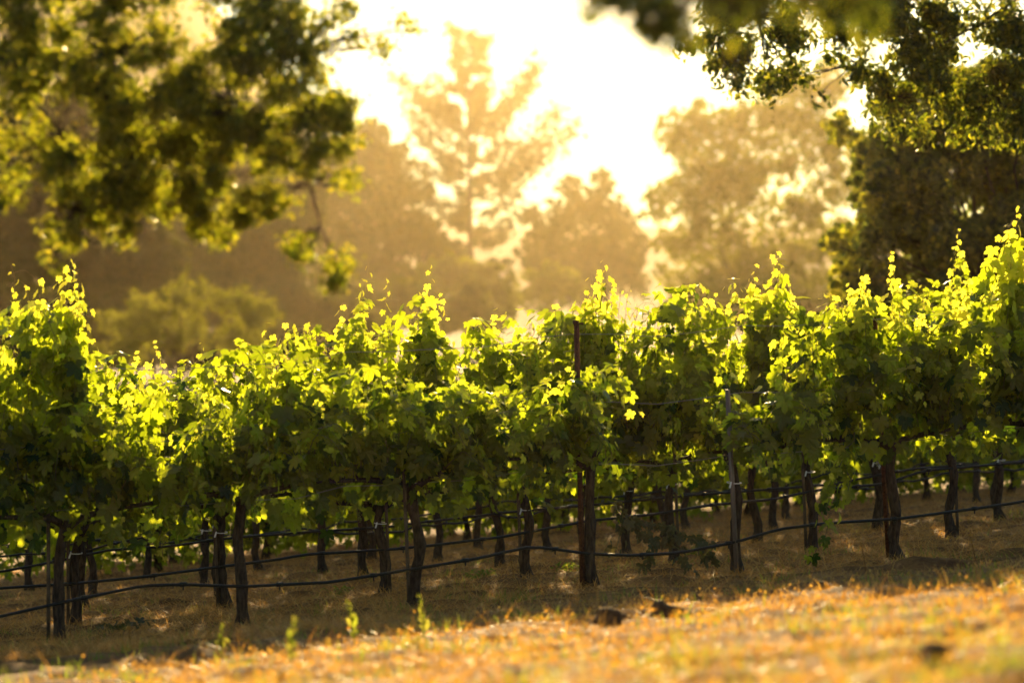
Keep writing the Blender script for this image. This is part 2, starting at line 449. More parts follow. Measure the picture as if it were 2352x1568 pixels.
def vine_parts(r, Xc, base, arms, h, lean, nsh, has_tie=True, ncl=0, lod=False, droopers=5, zfun=None, skip=None, low=0):
    """returns list of (name, mesh, material, location) in the vine's own frame (x along the row)"""
    parts = []
    tm, top = trunk_mesh(h, lean, arms, SLOPE)
    parts.append(('trunk', tm, M['bark'], None))
    lv = Leaves(); cn = MB()
    lo = -max([l for s, l in arms if s < 0] or [.08]); hi = max([l for s, l in arms if s > 0] or [.08])
    for i in range(nsh):
        l = lo + (hi - lo) * (i + R.uniform(.1, .9)) / nsh
        if skip and skip(l): continue
        p0 = Vector((top.x + l, R.uniform(-.03, .03), top.z + .07 + SLOPE * l))
        zt = zfun(l)
        c = R.choice((-1, 1)) * R.uniform(.02, .22)
        ztop = zt - abs(R.gauss(0, .11)) - .04
        tgt = Vector((p0.x + R.gauss(0, .07), c, max(p0.z + .12, ztop)))
        out = Vector((R.gauss(0, .3), 1 if c > 0 else -1, 0)).normalized()
        shoot(lv, cn, p0, tgt, R.choice((1, 2, 3, 6, 10)), R.uniform(.25, .5), .090, out, lateral=.75)
    for i in range(droopers):
        l = R.uniform(lo, hi)
        if skip and skip(l): continue
        sd = -1 if R.random() < .6 else 1                 # -y faces the camera
        zt = zfun(l)
        p0 = Vector((top.x + l, sd * .05, top.z + .10))
        tgt = Vector((p0.x + R.gauss(0, .1), sd * R.uniform(.12, .3), p0.z + max(.06, min(.5, (zt - p0.z) * R.uniform(.1, .8)))))
        shoot(lv, cn, p0, tgt, R.randint(5, 11) + low, R.uniform(.24, .38), .088, Vector((R.gauss(0, .3), sd, 0)).normalized(), lateral=.7)
    for i in range(int(75 * (hi - lo) / 1.2)):
        l = R.uniform(lo, hi); a = Vector((R.gauss(0, .6), R.gauss(-.3, 1), 0)).normalized()
        if skip and skip(l): continue
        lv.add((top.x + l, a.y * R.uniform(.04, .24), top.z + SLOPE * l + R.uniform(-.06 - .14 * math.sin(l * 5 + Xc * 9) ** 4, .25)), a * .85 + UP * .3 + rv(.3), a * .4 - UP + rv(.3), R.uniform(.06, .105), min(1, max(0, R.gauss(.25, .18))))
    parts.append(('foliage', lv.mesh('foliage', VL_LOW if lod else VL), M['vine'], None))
    parts.append(('shoots', cn.mesh('shoots'), M['cane'], None))
    if has_tie and R.random() < .4:
        mb = MB(); t = R.uniform(.7, .8); ring((lean * h * t + .0, 0, h * t), .05, .006, mb); mb.tube([(lean * h * t - .055, -.055, h * t + .01), (lean * h * t - .075, -.07, h * t - .03)], .006, 4)
        parts.append(('tie', mb.mesh('tie', False), M['tie'], None))
    for i in range(ncl):
        l = R.uniform(lo * .8, hi * .8)
        parts.append(('grape_cluster', CLUSTERS[i % 3], M['grape'], (top.x + l, R.uniform(-.2, .1), top.z + R.uniform(-.02, .12))))
    return parts, lv, cn, top

def place_vine(parts, loc, label, group):
    e = empty('grapevine', loc, ROT)
    tag(e, label, 'grapevine', group)
    for nm, me, ma, lc in parts: link(nm, me, ma, e, lc)
    return e

ROWNAME = ['nearest row', 'second row', 'third row', 'fourth row', 'fifth row', 'sixth row', 'seventh row', 'eighth row']
# ---- nearest row: six vines in view, one more beyond each edge
R1X = [px_to_rowX(p, 0) for p in (-290, 134, 561, 952, 1359, 1699, 2065, 2410)]
R1LAB = ['grapevine just past the left edge of the nearest row',
 'tall bushy grapevine with leaning spike of shoots, leftmost trunk of the nearest row',
 'low drooping grapevine in the nearest row, right of the tall leftmost vine',
 'dense dark grapevine with a thick straight trunk left of the rusty post',
 'narrow grapevine with a bulbous trunk foot touching the rusty post',
 'sparse low grapevine behind the grey steel stake in the nearest row',
 'tall bright grapevine with a leaning trunk, right end of the nearest row',
 'grapevine just past the right edge of the nearest row']
R1ARMS = [[(-1, .6), (1, .55)], [(-1, .62), (1, .6)], [(-1, .6), (1, .55)], [(-1, .6), (1, .62)], [(-1, .6), (1, .08)], [(-1, .06), (1, .62)], [(-1, .62), (1, .6)], [(-1, .6), (1, .6)]]
R1H = [.8, .80, .86, .84, .86, .84, .84, .84]
SPIKES = {  # (row, tip px, tip py, start px, size, lean-out, leaves taper)
 0: [(155, 588, 120, .066, 0), (150, 600, 135, .066, 0), (175, 625, 150, .064, 0), (110, 640, 90, .065, 0), (165, 650, 150, .06, 0), (38, 660, 75, .05, 3), (20, 700, 40, .06, 0), (668, 745, 650, .075, 0), (610, 830, 600, .075, 0), (1975, 612, 1950, .07, 0), (1950, 650, 1930, .075, 0), (2000, 640, 1990, .07, 0), (2046, 570, 2075, .05, 0), (2060, 640, 2060, .065, 0), (1860, 780, 1840, .065, 0), (1805, 870, 1790, .07, 0), (2180, 700, 2170, .07, 0), (2240, 640, 2100, .075, 0), (2335, 500, 2140, .075, 0), (2330, 560, 2330, .08, 0), (2345, 600, 2310, .08, 0), (2348, 475, 2325, .07, 0), (2305, 570, 2280, .075, 0), (2340, 525, 2335, .075, 0), (2290, 640, 2300, .075, 0), (2130, 690, 2100, .07, 0)],
 1: [(852, 605, 800, .066, 0), (830, 640, 810, .06, 0), (880, 640, 830, .05, 0), (790, 700, 780, .06, 0), (987, 600, 975, .058, 0), (970, 660, 960, .062, 0), (1005, 670, 990, .06, 0), (945, 720, 950, .06, 0), (1388, 585, 1360, .068, 0), (1370, 620, 1350, .07, 0), (1355, 660, 1345, .072, 0), (1400, 640, 1385, .06, 0), (1448, 645, 1430, .036, 0), (1425, 665, 1410, .045, 0), (1782, 575, 1760, .066, 0), (1745, 615, 1740, .07, 0), (1765, 640, 1755, .07, 0), (1725, 640, 1730, .06, 0), (1690, 650, 1590, .045, 0), (1870, 715, 1785, .055, 0), (1820, 650, 1790, .06, 0), (1510, 690, 1500, .06, 0), (1580, 685, 1570, .07, 0), (1640, 690, 1630, .06, 0), (1270, 700, 1262, .06, 0), (1230, 725, 1225, .05, 0), (2205, 520, 2190, .055, 0), (2200, 590, 2195, .065, 0), (2110, 650, 2100, .06, 0)],
 2: [(365, 770, 360, .055, 0), (465, 775, 470, .055, 0), (320, 800, 330, .06, 0), (1135, 718, 1140, .06, 0), (1100, 735, 1095, .06, 0), (1190, 740, 1185, .05, 0)],
}
def add_spikes(r, Xs, idx, lv, cn, top, base, z_from=.30):
    """the tall shoots that the photograph shows above this vine"""
    for second, (tx, ty, sx, sz, tail) in [(z, q) for q in SPIKES.get(r, []) for z in (False, True) if not z or R.random() < .65]:
        Xt = px_to_rowX(tx, r); X0 = px_to_rowX(sx, r)
        if min(range(len(Xs)), key=lambda j: abs(Xs[j] - X0)) != idx: continue
        Yt = ROW_Y[r] + K * Xt; zt = CAM_Z - (ty - 750) / F * Yt - base.z
        if second: zt -= R.uniform(.03, .22); l_j = R.uniform(-.08, .08)
        l0 = (X0 - base.x) * RNORM; lt = (Xt - base.x) * RNORM + (l_j if second else 0)
        z0 = top.z + .25 + SLOPE * l0
        p0 = Vector((l0, R.uniform(-.06, .06), z0)); tgt = Vector((lt, R.uniform(-.08, .08), zt))
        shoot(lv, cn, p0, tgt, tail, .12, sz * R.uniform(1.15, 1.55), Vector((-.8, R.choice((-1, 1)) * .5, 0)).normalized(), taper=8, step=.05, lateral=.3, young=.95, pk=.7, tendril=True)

def build_row(r, Xs, arms, hs, labels, group, nsh, droop, ncl, leans):
    for i, Xc in enumerate(Xs):
        base = row_point(r, Xc)
        zf = (lambda l, Xc=Xc, base=base: contour_z(r, Xc + l / RNORM) - base.z)
        sk = (lambda l: rowX_to_px(Xc + l / RNORM, r) > 1398 and rowX_to_px(Xc + l / RNORM, r) < 1640) if r == 0 else None
        parts, lv, cn, top = vine_parts(r, Xc, base, arms[i], hs[i], leans[i], nsh[i], True, ncl[i], False, droop[i], zf, sk)
        add_spikes(r, Xs, i, lv, cn, top, base)
        # rebuild leaf and cane meshes with the extra shoots
        parts = [p for p in parts if p[0] not in ('foliage', 'shoots')]
        parts.append(('foliage', lv.mesh('foliage', VL), M['vine'], None)); parts.append(('shoots', cn.mesh('shoots'), M['cane'], None))
        place_vine(parts, base, labels[i], group)
build_row(0, R1X, R1ARMS, R1H, R1LAB, 'grapevines of the nearest row',
          [20, 19, 22, 27, 13, 9, 22, 20], [12, 15, 15, 18, 5, 7, 11, 12], [0, 0, 1, 0, 0, 2, 2, 0], [-.03, .03, -.05, -.03, -.03, -.07, -.10, -.05])
R2X = [px_to_rowX(p, 1) for p in (-180, 170, 516, 886, 1214, 1544, 1869, 2188, 2480)]
R2NOTE = ['past the left edge of the frame', 'behind the tall leftmost vine', 'with a tilted trunk close behind the low drooping vine', 'forked at the head, just left of the dense dark vine',
 'with a swollen trunk foot and white tie, left of the rusty post', 'with a broad dark canopy in the gap beside the grey stake', 'with hanging shoots left of the tall bright vine', 'just right of the tall bright vine', 'past the right edge of the frame']
build_row(1, R2X, [[(-1, .6), (1, .6)]] * 9, [.72, .72, .74, .66, .78, .82, .84, .84, .84],
          ['second row grapevine ' + n for n in R2NOTE], 'grapevines of the second row',
          [22, 23, 24, 25, 25, 27, 25, 25, 22], [13, 14, 12, 12, 13, 14, 15, 14, 13], [0, 1, 2, 3, 2, 2, 3, 2, 0], [0, .02, -.06, -.08, -.06, -.02, -.07, -.05, -.04])
# ---- rows further back: five built vines, then copies of each part
def copy_vine(root, loc, label, group, flip):
    c = root.copy(); COL.objects.link(c); c.location = loc; c.rotation_euler = (0, 0, ROT)
    c['label'] = label; c['group'] = group
    for ch in root.children:
        d = ch.copy(); COL.objects.link(d); d.parent = c
    return c
PROTO = []
R3X = [px_to_rowX(p, 2) for p in (-130, 190, 512, 835, 1148, 1447, 1737, 2015, 2300)]
for i, Xc in enumerate(R3X):
    base = row_point(2, Xc)
    zf = lambda l: 1.72 + SLOPE * l + .10 * math.sin(l * 7 + i)
    parts, lv, cn, top = vine_parts(2, Xc, base, [(-1, .6), (1, .6)], R.uniform(.72, .84), R.uniform(-.09, 0), 21, True, R.choice((0, 1, 2)), False, 15, zf)
    add_spikes(2, R3X, i, lv, cn, top, base)
    parts = [p for p in parts if p[0] not in ('foliage', 'shoots')]
    parts.append(('foliage', lv.mesh('foliage', VL), M['vine'], None)); parts.append(('shoots', cn.mesh('shoots'), M['cane'], None))
    e = place_vine(parts, base, f'{ORD[i]} grapevine from the left in the third row, standing behind the second row', 'grapevines of the third row')
    PROTO.append(e)
SKIRT = []
for i in range(5):
    parts, lv, cn, top = vine_parts(4, 0, row_point(4, 0), [(-1, .6), (1, .6)], R.uniform(.72, .84), R.uniform(-.08, 0), 18, False, 0, True, 26, lambda l: 1.68 + SLOPE * l, None, 7)
    for k in range(420):
        a = Vector((R.gauss(0, 1), R.gauss(0, 1), 0)).normalized()
        lv.add((R.uniform(-.66, .66), R.uniform(-.3, .3), .08 + .95 * R.random() ** .8), a * .8 + UP * .35 + rv(.3), -UP + a * .4 + rv(.3), R.uniform(.05, .1), min(1, max(0, R.gauss(.4, .2))))
    parts = [p for p in parts if p[0] != 'foliage'] + [('foliage', lv.mesh('foliage', VL_LOW), M['vine'], None)]
    SKIRT.append(parts)
for r in range(3, 8):
    pxs = [-60, 213, 477, 741, 1005, 1266, 1525, 1780, 2040, 2290] if r == 3 else None
    half = .135 * ROW_Y[r] * 1.08
    Xs = [px_to_rowX(p, 3) for p in pxs] if pxs else [x for x in np.arange(-half - .3 + .37 * r, half + .9, 1.12)]
    for i, Xc in enumerate(Xs):
        lab = f'{ORD[i] if i < 12 else "last"} grapevine from the left in the {ROWNAME[r]}, seen between nearer trunks'
        if r > 4:
            place_vine([(a, b, c, d) for a, b, c, d in SKIRT[(i * 3 + r) % 5]], row_point(r, Xc), lab, f'grapevines of the {ROWNAME[r]}'); continue
        copy_vine(PROTO[(i * 4 + r * 3) % len(PROTO)], row_point(r, Xc), lab, f'grapevines of the {ROWNAME[r]}', False)

# ---- posts, stakes
def stake(name, p, h, w, m, label, cat, lean=-.022, cap=False, group=None, depth=None, flange=False):
    e = MB() if False else None
    mb = MB(); lx = lean * h
    if flange:
        mb.tube([(0, 0, -.1), (lx, 0, h)], w, 4, True)
        mb.tube([(w * .9, .012, -.1), (lx + w * .9, .012, h)], w * .45, 4, True)
    else:
        mb.tube([(0, 0, -.1), (lx * .5, 0, h * .5), (lx, 0, h)], w, 8, True, .04)
    root = empty(name, p)
    tag(root, label, cat, group)
    mb.build('shaft', m, root)
    if cap:
        c = MB(); c.tube([(lx - .002, 0, h - .015), (lx, 0, h + .012)], w * 1.25, 8); c.tube([(lx, 0, h - .005), (lx + .05, .02, h - .012)], .008, 6)
        c.build('cap', M['rust'], root)
    return root
def rp_px(px, r, dy=0.0):
    Xc = px_to_rowX(px, r); p = row_point(r, Xc); p.y += dy; p.z = gz(p.x, p.y); return p
stake('trellis_post', rp_px(1337, 0, -.05), 1.79, .017, M['rust'], 'tall rusty metal post with a capped top in the nearest row', 'post', -.024, True, flange=True)
p = rp_px(1692, 0, -.06)
stake('trellis_post', p, 1.27, .016, M['steel'], 'shorter grey steel stake beside the sparse low vine', 'post', -.055, False, flange=True)
stake('trellis_post', rp_px(2045, 0, .1), 1.72, .016, M['rust'], 'rusty stake half hidden in the tall bright vine at right', 'post', -.06, False, flange=True)
for r, Xs, pxs in ((0, R1X, (113, 942)), (1, R2X, (158, 503, 896, 1199, 1560, 1852, 2200))):
    for px in pxs:
        nearest = min(range(len(Xs)), key=lambda j: abs(rowX_to_px(Xs[j], r) - px))
        txt = {113: 'leftmost tall vine', 942: 'dense dark vine left of the rusty post', 158: 'second row vine behind the leftmost vine', 503: 'tilted second row trunk', 896: 'forked second row vine', 1199: 'second row trunk with a swollen foot', 1560: 'second row vine in the gap beside the grey stake', 1852: 'second row vine with hanging shoots', 2200: 'second row vine right of the tall bright vine'}[px]
        stake('vine_stake', rp_px(px, r, -.04), R.uniform(1.0, 1.2), .013, M['wood'], 'thin weathered stake tied to the ' + txt, 'stake', -.045 if px > 300 else .0, group='training stakes beside the vines')

# ---- wires and drip hoses, one object each
def line_along(r, zfn, x0, x1, step, rad, name, m, label, cat, group, sides=5, dy=0.0):
    mb = MB(); pts = []
    for Xc in np.arange(x0, x1, step):
        p = row_point(r, Xc); pts.append((p.x, p.y + dy, p.z + zfn(Xc)))
    mb.tube(pts, rad, sides, True)
    if name == 'drip_hose':
        for i_ in range(2, len(pts) - 2, 6): mb.tube([Vector(pts[i_ - 0]) + Vector((-.02, -.01, 0)), Vector(pts[i_]) + Vector((.02, .01, .002))], .0155, 7); mb.tube([pts[i_], Vector(pts[i_]) - UP * .035], .005, 5)
    o = mb.build(name, m)
    tag(o, label, cat, group)
for r in range(4):
    hw = .135 * ROW_Y[r] + 1.2
    nm = ROWNAME[r]
    for h, w in (((.86, 'lower fruiting'), (1.28, 'middle catch'), (1.74, 'top')) if r < 2 else ((1.74, 'top'),)):
        line_along(r, lambda Xc, h=h: h - .03 * math.sin((Xc + 3) * math.pi / 3.4) ** 2, -hw, hw, .3, .0024, 'trellis_wire', M['wire'], f'{w} wire strung along the {nm} of vines', 'wire', 'trellis wires')
HOSE0 = [(-300, 1450), (0, 1414), (150, 1380), (330, 1343), (420, 1340), (560, 1345), (760, 1335), (950, 1305), (1100, 1280), (1206, 1256), (1250, 1256), (1350, 1270), (1450, 1274), (1560, 1268), (1690, 1243), (1790, 1213), (1900, 1200), (2060, 1190), (2250, 1165), (2352, 1150), (2600, 1110)]
def hose_fn(tab, r):
    def f(Xc):
        px = rowX_to_px(Xc, r); y = np.interp(px, [a for a, b in tab], [b for a, b in tab])
        Yv = ROW_Y[r] + K * Xc
        return CAM_Z - (y - 750) / F * Yv - gz(Xc, Yv)
    return f
HOSE1 = [(-300, 1375), (0, 1349), (180, 1338), (340, 1322), (520, 1298), (640, 1283), (700, 1272), (900, 1260), (1000, 1250), (1150, 1232), (1350, 1195), (1500, 1180), (1620, 1160), (1780, 1145), (1870, 1125), (2030, 1110), (2120, 1080), (2352, 1060), (2600, 1030)]
HOSE2 = [(-300, 1330), (0, 1312), (120, 1290), (250, 1262), (400, 1252), (520, 1235), (700, 1221), (880, 1210), (1000, 1195), (1170, 1175), (1400, 1155), (1600, 1135), (1740, 1125), (1900, 1112), (2100, 1075), (2352, 1058), (2600, 1030)]
HTXT = ['sagging across the foot of the nearest vines', 'running behind the nearest trunks', 'third from the front', 'fourth from the front', 'fifth from the front', 'sixth from the front']
for r in range(6):
    hw = .135 * ROW_Y[r] + 1.2
    if r == 0: fn = hose_fn(HOSE0, 0)
    elif r == 1: fn = hose_fn(HOSE1, 1)
    elif r == 2: fn = hose_fn(HOSE2, 2)
    else: fn = lambda Xc, r=r: .42 + .05 * math.sin(Xc * 1.3 + r * 2)
    line_along(r, fn, -hw, hw, .1, .0105, 'drip_hose', M['hose'], 'black drip irrigation hose ' + HTXT[r], 'hose', 'drip irrigation hoses', 8, -.055)

# ---- hanging shoots near the ground
def hanging(name, paths, size, m, label, cat):
    root = empty(name, paths[0][0]); o = Vector(paths[0][0])
    lv = Leaves(); cn = MB()
    for pts in paths:
        P = [Vector(p) - o for p in pts]
        dense = []
        for a, b in zip(P[:-1], P[1:]):
            k = max(2, int((b - a).length / .05))
            dense += [a.lerp(b, i / k) + rv(.012) for i in range(k)]
        dense.append(P[-1]); cn.tube(dense, [.005 * (1 - .7 * i / len(dense)) for i in range(len(dense))], 5)
        for q in dense:
            for j in range(2):
                a = Vector((R.gauss(0, 1), R.gauss(0, 1), 0)).normalized()
                lv.add(q + a * size * R.uniform(.4, 1), a * .8 + UP * .3 + rv(.3), -UP + a * .3 + rv(.2), size * R.uniform(.6, 1.15), min(1, max(0, R.gauss(.4, .25))))
    tag(root, label, cat)
    lv_m = lv.mesh('leaves', VL, (.5, 2.5)); link('leaves', lv_m, m, root); cn.build('stem', M['cane'], root)
hanging('hanging_shoot', [[at(1965, 1000, 27.0), at(1930, 1060, 26.8), at(1905, 1150, 26.7), at(1890, 1230, 26.6), at(1870, 1280, 26.5)], [at(1940, 1060, 27), at(1960, 1100, 26.9), at(1930, 1160, 26.8)]], .07, M['vine'], 'green shoot hanging down to the ground left of the tall bright vine', 'vine shoot')
hanging('wilted_shoot', [[at(1400, 1150, 27.6), at(1450, 1190, 27.4), at(1500, 1250, 27.2), at(1480, 1300, 27.2)], [at(1450, 1190, 27.5), at(1530, 1215, 27.4), at(1600, 1240, 27.2), at(1640, 1290, 27.0)], [at(1530, 1220, 27.4), at(1560, 1270, 27.2), at(1590, 1310, 27.1)], [at(1430, 1190, 27.4), at(1415, 1260, 27.3)]], .062, M['wilt'], 'wilted drab cut shoot hanging over the drip hose right of the rusty post', 'vine shoot')

# ------------------------------------------------------------------ ground cover
def blades(n, xs, ys, hts, wid, lean, tint, name, m, flat=None):
    x = xs; y = ys; z = hz(x, y)
    az = NR.uniform(0, 2 * np.pi, n); la = NR.uniform(0, 2 * np.pi, n)
    h = hts; ln = lean
    side = np.stack([np.cos(az), np.sin(az), np.zeros(n)], -1)
    ld = np.stack([np.cos(la), np.sin(la), np.zeros(n)], -1)
    b = np.stack([x, y, z - .005], -1)
    hh = h * (1 - .5 * ln)
    mid = b + ld * (h * ln * .35)[:, None] + np.array([0, 0, 1.0]) * (hh * .55)[:, None]
    tip = b + ld * (h * ln)[:, None] + np.array([0, 0, 1.0]) * hh[:, None]
    w = wid[:, None] / 2
    V = np.stack([b - side * w, b + side * w, mid + side * w * .8, mid - side * w * .8, tip], 1)
    base = (np.arange(n) * 5)[:, None, None]
    T = np.array([[0, 1, 2], [0, 2, 3], [3, 2, 4]])[None] + base
    return link(name, tri_mesh(name, V.reshape(-1, 3), T.reshape(-1, 3), np.repeat(tint, 5)), m)
def clumpy(n, y0, y1, power=1.0, spread=.09, percl=14):
    nc = n // percl
    cy_ = y0 + (y1 - y0) * NR.random(nc) ** power
    cx_ = NR.uniform(-1, 1, nc) * (.16 * cy_ + .5)
    x = np.repeat(cx_, percl) + NR.normal(0, spread, nc * percl); y = np.repeat(cy_, percl) + NR.normal(0, spread, nc * percl)
    cs = np.repeat(NR.random(nc), percl)
    return x, y, cs
def row_off(x, y): return y - (ROW_Y[0] + K * x)
# foreground meadow
x, y, cs = clumpy(230000, 9.0, 25.2, 1.0, .075, 16)
ro = row_off(x, y)
keep = ((ro < -.75 + .24 * np.clip(x, 0, 3) + .25 * np.sin(x * 3.3) + NR.normal(0, .15, len(x))) | (NR.random(len(x)) < .12)) & (ro < -.3 + .1 * np.clip(x, 0, 3)) & (ro < -.6 - 6.0 * np.maximum(0, -x - .55) + NR.normal(0, .3, len(x)))  # lower-left grass left out; darker soil and litter stand in for shade
patch = np.sin(x * 2.1 + 1.3 * np.sin(y * 1.7)) * np.sin(y * 2.9 + 1.1 * np.sin(x * 2.3)) + .5 * np.sin(x * 5.3 - y * 3.1)
keep &= NR.random(len(x)) < np.clip(.55 + .65 * patch, .06, 1)
x, y, cs = x[keep], y[keep], cs[keep]; n = len(x)
tall = NR.random(n) < .02
o = blades(n, x, y, np.where(tall, NR.uniform(.10, .24, n), NR.uniform(.015, .075, n) * (.4 + 1.5 * cs ** 3)), np.where(tall, .004, NR.uniform(.003, .0065, n)), NR.uniform(.3, 1.7, n), np.clip(NR.normal(.12, .15, n) + .75 * cs, 0, 1), 'dry_grass', M['straw'])
tag(o, kind='stuff')
# straw between the rows
x, y, cs = clumpy(260000, 21.5, 50, 1.5, .16, 18)
keep = (row_off(x, y) > -1.0) | (x < -.5)
x, y, cs = x[keep], y[keep], cs[keep]; n = len(x)
tall = (NR.random(n) < .10) & (cs > .6)
o = blades(n, x, y, np.where(tall, NR.uniform(.05, .16, n), NR.uniform(.03, .17, n)), NR.uniform(.0025, .0065, n), np.where(tall, .6, NR.uniform(.9, 1.85, n)), np.clip(NR.normal(.45, .28, n), 0, 1), 'straw_litter', M['litter'])
tag(o, kind='stuff')
bx = np.repeat([row_point(r, Xc).x for r, Xs in ((0, R1X), (1, R2X), (2, R3X)) for Xc in Xs], 160); by = np.repeat([row_point(r, Xc).y for r, Xs in ((0, R1X), (1, R2X), (2, R3X)) for Xc in Xs], 160)
n = len(bx); bx = bx + NR.normal(0, .11, n); by = by + NR.normal(0, .12, n)
tag(blades(n, bx, by, NR.uniform(.03, .12, n), NR.uniform(.0025, .006, n), NR.uniform(.3, 1.6, n), np.clip(NR.normal(.45, .28, n), 0, 1), 'trunk_straw', M['litter']), kind='stuff')
# low green growth among the straw
x, y, cs = clumpy(13000, 10, 40, 1.6, .10, 40)
n = len(x)
o = blades(n, x, y, NR.uniform(.03, .11, n), NR.uniform(.003, .006, n), NR.uniform(.1, .9, n), np.clip(NR.normal(.5, .3, n), 0, 1), 'green_grass', M['weed'])
tag(o, kind='stuff')
# pale seed flecks added as sun glints across the grass
x, y, cs = clumpy(8000, 9.5, 24.0, 1.0, .25, 5)
keep = (row_off(x, y) < -1.2) & (row_off(x, y) < -.6 - 6 * np.maximum(0, -x - .55) + NR.normal(0, 1.0, len(x)))
x, y = x[keep], y[keep]
lv = Leaves()
for a, b in zip(x, y):
    lv.add((a, b, gz(a, b) + max(.004, R.gauss(.015, .03))), rv(1), UP + rv(.4), R.uniform(.005, .014), R.uniform(.5, 1))
tag(link('glint_flecks', lv.mesh('glint_flecks', BLOB), M['straw']), kind='stuff')

def ground_at(px, py):
    lo_, hi_ = 8.0, 60.0
    for i in range(50):
        mid = (lo_ + hi_) / 2; p = at(px, py, mid)
        if p.z > gz(p.x, p.y): lo_ = mid
        else: hi_ = mid
    p = at(px, py, lo_); p.z = gz(p.x, p.y); return p
def stalk(px, py, Y, h, m, label, green):
    b = ground_at(px, py)
    root = empty('weed_stalk', b); tag(root, label, 'weed', 'tall stalks in front of the vines')
    mb = MB(); lean = R.uniform(-.25, .1); pts = [Vector((lean * h * (i / 8) ** 1.5, 0, h * i / 8)) for i in range(9)]
    mb.tube(pts, [.004 * (1 - .6 * i / 8) for i in range(9)], 5); 
    lv = Leaves()
    for i in range(2, 9):
        for j in range(2 if i < 6 else 5):
            a = Vector((R.gauss(0, 1), R.gauss(0, 1), .5)).normalized()
            lv.add(pts[i] + a * .006, a + rv(.5), UP + a * .6, (.045 if (green and i < 6) else .018) * R.uniform(.7, 1.3), R.uniform(.4, 1))
    mb.build('stem', m, root); link('leaves', lv.mesh('leaves', OAK), m, root)
for px, py, Y, h, g_, lab in ((508, 1520, 21.5, .17, True, 'leafy yellow-green stalk standing before the second nearest trunk from the left'),
    (668, 1545, 20.5, .20, True, 'upright green stalk between the low drooping vine and the dense dark vine'),
    (815, 1490, 21.5, .21, True, 'leaning green stalk left of the thick straight trunk'),
    (975, 1470, 21.8, .20, True, 'green stalk with a pale seed head in front of the thick straight trunk'),
    (755, 1440, 22.4, .10, False, 'short dry stalk with pale head left of the leaning green stalk'),
    (300, 1500, 21.5, .13, False, 'dry stalk with bright seed heads right of the leftmost trunk'),
    (1180, 1330, 24.6, .26, False, 'dry stalk with a column of bright seed heads left of the swollen trunk foot'),
    (1988, 1310, 24.0, .22, False, 'tall dry stalk before the hanging green shoot'),
    (2240, 1290, 24.2, .20, False, 'dry stalk with drooping head at the right edge of the vines')):
    stalk(px, py, Y, h, M['weed'] if g_ else M['straw'], lab, g_)
for px, py, Y, rr_, lab in ((1530, 1418, 21.0, .085, 'large dark dirt clod in the sunlit grass'), (1400, 1425, 21.2, .07, 'smaller dark dirt clod left of the large one'), (2150, 1500, 17.3, .05, 'low dark mound of dug earth at the lower right')):
    b = ground_at(px, py + 15)
    mb = MB(); mb.lump((0, 0, rr_ * .55), rr_, .7 if rr_ != .05 else .4, .3, 14, 10)
    for k in range(5): mb.lump((R.gauss(0, rr_), R.gauss(0, rr_ * .6), rr_ * .1), rr_ * R.uniform(.2, .4), .8, .4)
    o = mb.build('dirt_clod', M['dirt'], loc=b); tag(o, lab, 'dirt clod', 'dirt clods in the grass')
# green weeds at the foot of the back rows and dropped vine leaves
for px, r, dy, lab in ((1100, 1, .9, 'low green weed between the thick trunk and the swollen trunk foot'), (760, 1, 1.2, 'low green weed behind the forked vine'), (1310, 1, 1.0, 'low green weed behind the rusty post'), (1620, 1, .7, 'low green weed right of the wilted shoot')):
    p = rp_px(px, r, dy); root = empty('low_weed', p); tag(root, lab, 'weed', 'low weeds between the rows'); lv = Leaves(); mb = MB()
    for k in range(60):
        a = Vector((R.gauss(0, 1), R.gauss(0, 1), 0)).normalized(); q = R.uniform(0, .13)
        lv.add(a * q + UP * R.uniform(.01, .08), UP + a * .5 + rv(.4), a + UP * .4 + rv(.3), R.uniform(.02, .045), R.random())
    for k in range(6):
        a = Vector((R.gauss(0, 1), R.gauss(0, 1), 0)).normalized(); mb.tube([(0, 0, 0), a * .08 + UP * .04, a * .13 + UP * .07], .002, 4)
    link('leaves', lv.mesh('leaves', OAK), M['weed'], root); mb.build('stem', M['weed'], root)
lv = Leaves()
for k in range(70):
    p = at(R.gauss(255, 35), R.gauss(1400, 10), 25.6); zz = gz(p.x, p.y)
    lv.add((p.x, p.y + R.gauss(0, .25), gz(p.x, p.y) + R.uniform(.01, .07)), UP + rv(.5), rv(1), R.uniform(.03, .06), R.random())
tag(link('fallen_leaves', lv.mesh('fallen_leaves', VL, (.5, 3)), M['wilt']), kind='stuff')

# ------------------------------------------------------------------ trees
def crown(lv, blobs, Y, size, per, Yspread=1.0, bright=.4, sprig=1, shell=.5, soft=False):
    """blobs: (px, py, radius px[, density]) at depth Y; leaves fill each clump's volume"""
    s = Y / F; cs = []
    for bl in blobs:
        br = bl[4] if len(bl) > 4 else bright
        px, py, r = bl[:3]; dens = bl[3] if len(bl) > 3 else 1.0
        c = at(px, py, Y + R.uniform(-1, 1) * Yspread); rad = r * s; cs.append((c, rad))
        n = max(3, int(per * dens * (r / 50.0) ** 2))
        for i in range(n):
            d = rv(1).normalized(); q = rad * (abs(R.gauss(0, .62)) if soft else R.random() ** shell)
            p = c + Vector((d.x * q, d.y * q * 1.1, d.z * q * .9))
            for j in range(sprig):
                a = rv(1).normalized()
                p2 = p + a * size * R.uniform(.3, 2.2) if sprig > 1 else p
                lv.add(p2, a + d * .4 + UP * .3 + rv(.3), (a * .6 - UP * .35 + d * .3 + rv(.4)), size * R.uniform(.65, 1.25), min(1, max(0, R.gauss(br, .25))))
    return cs

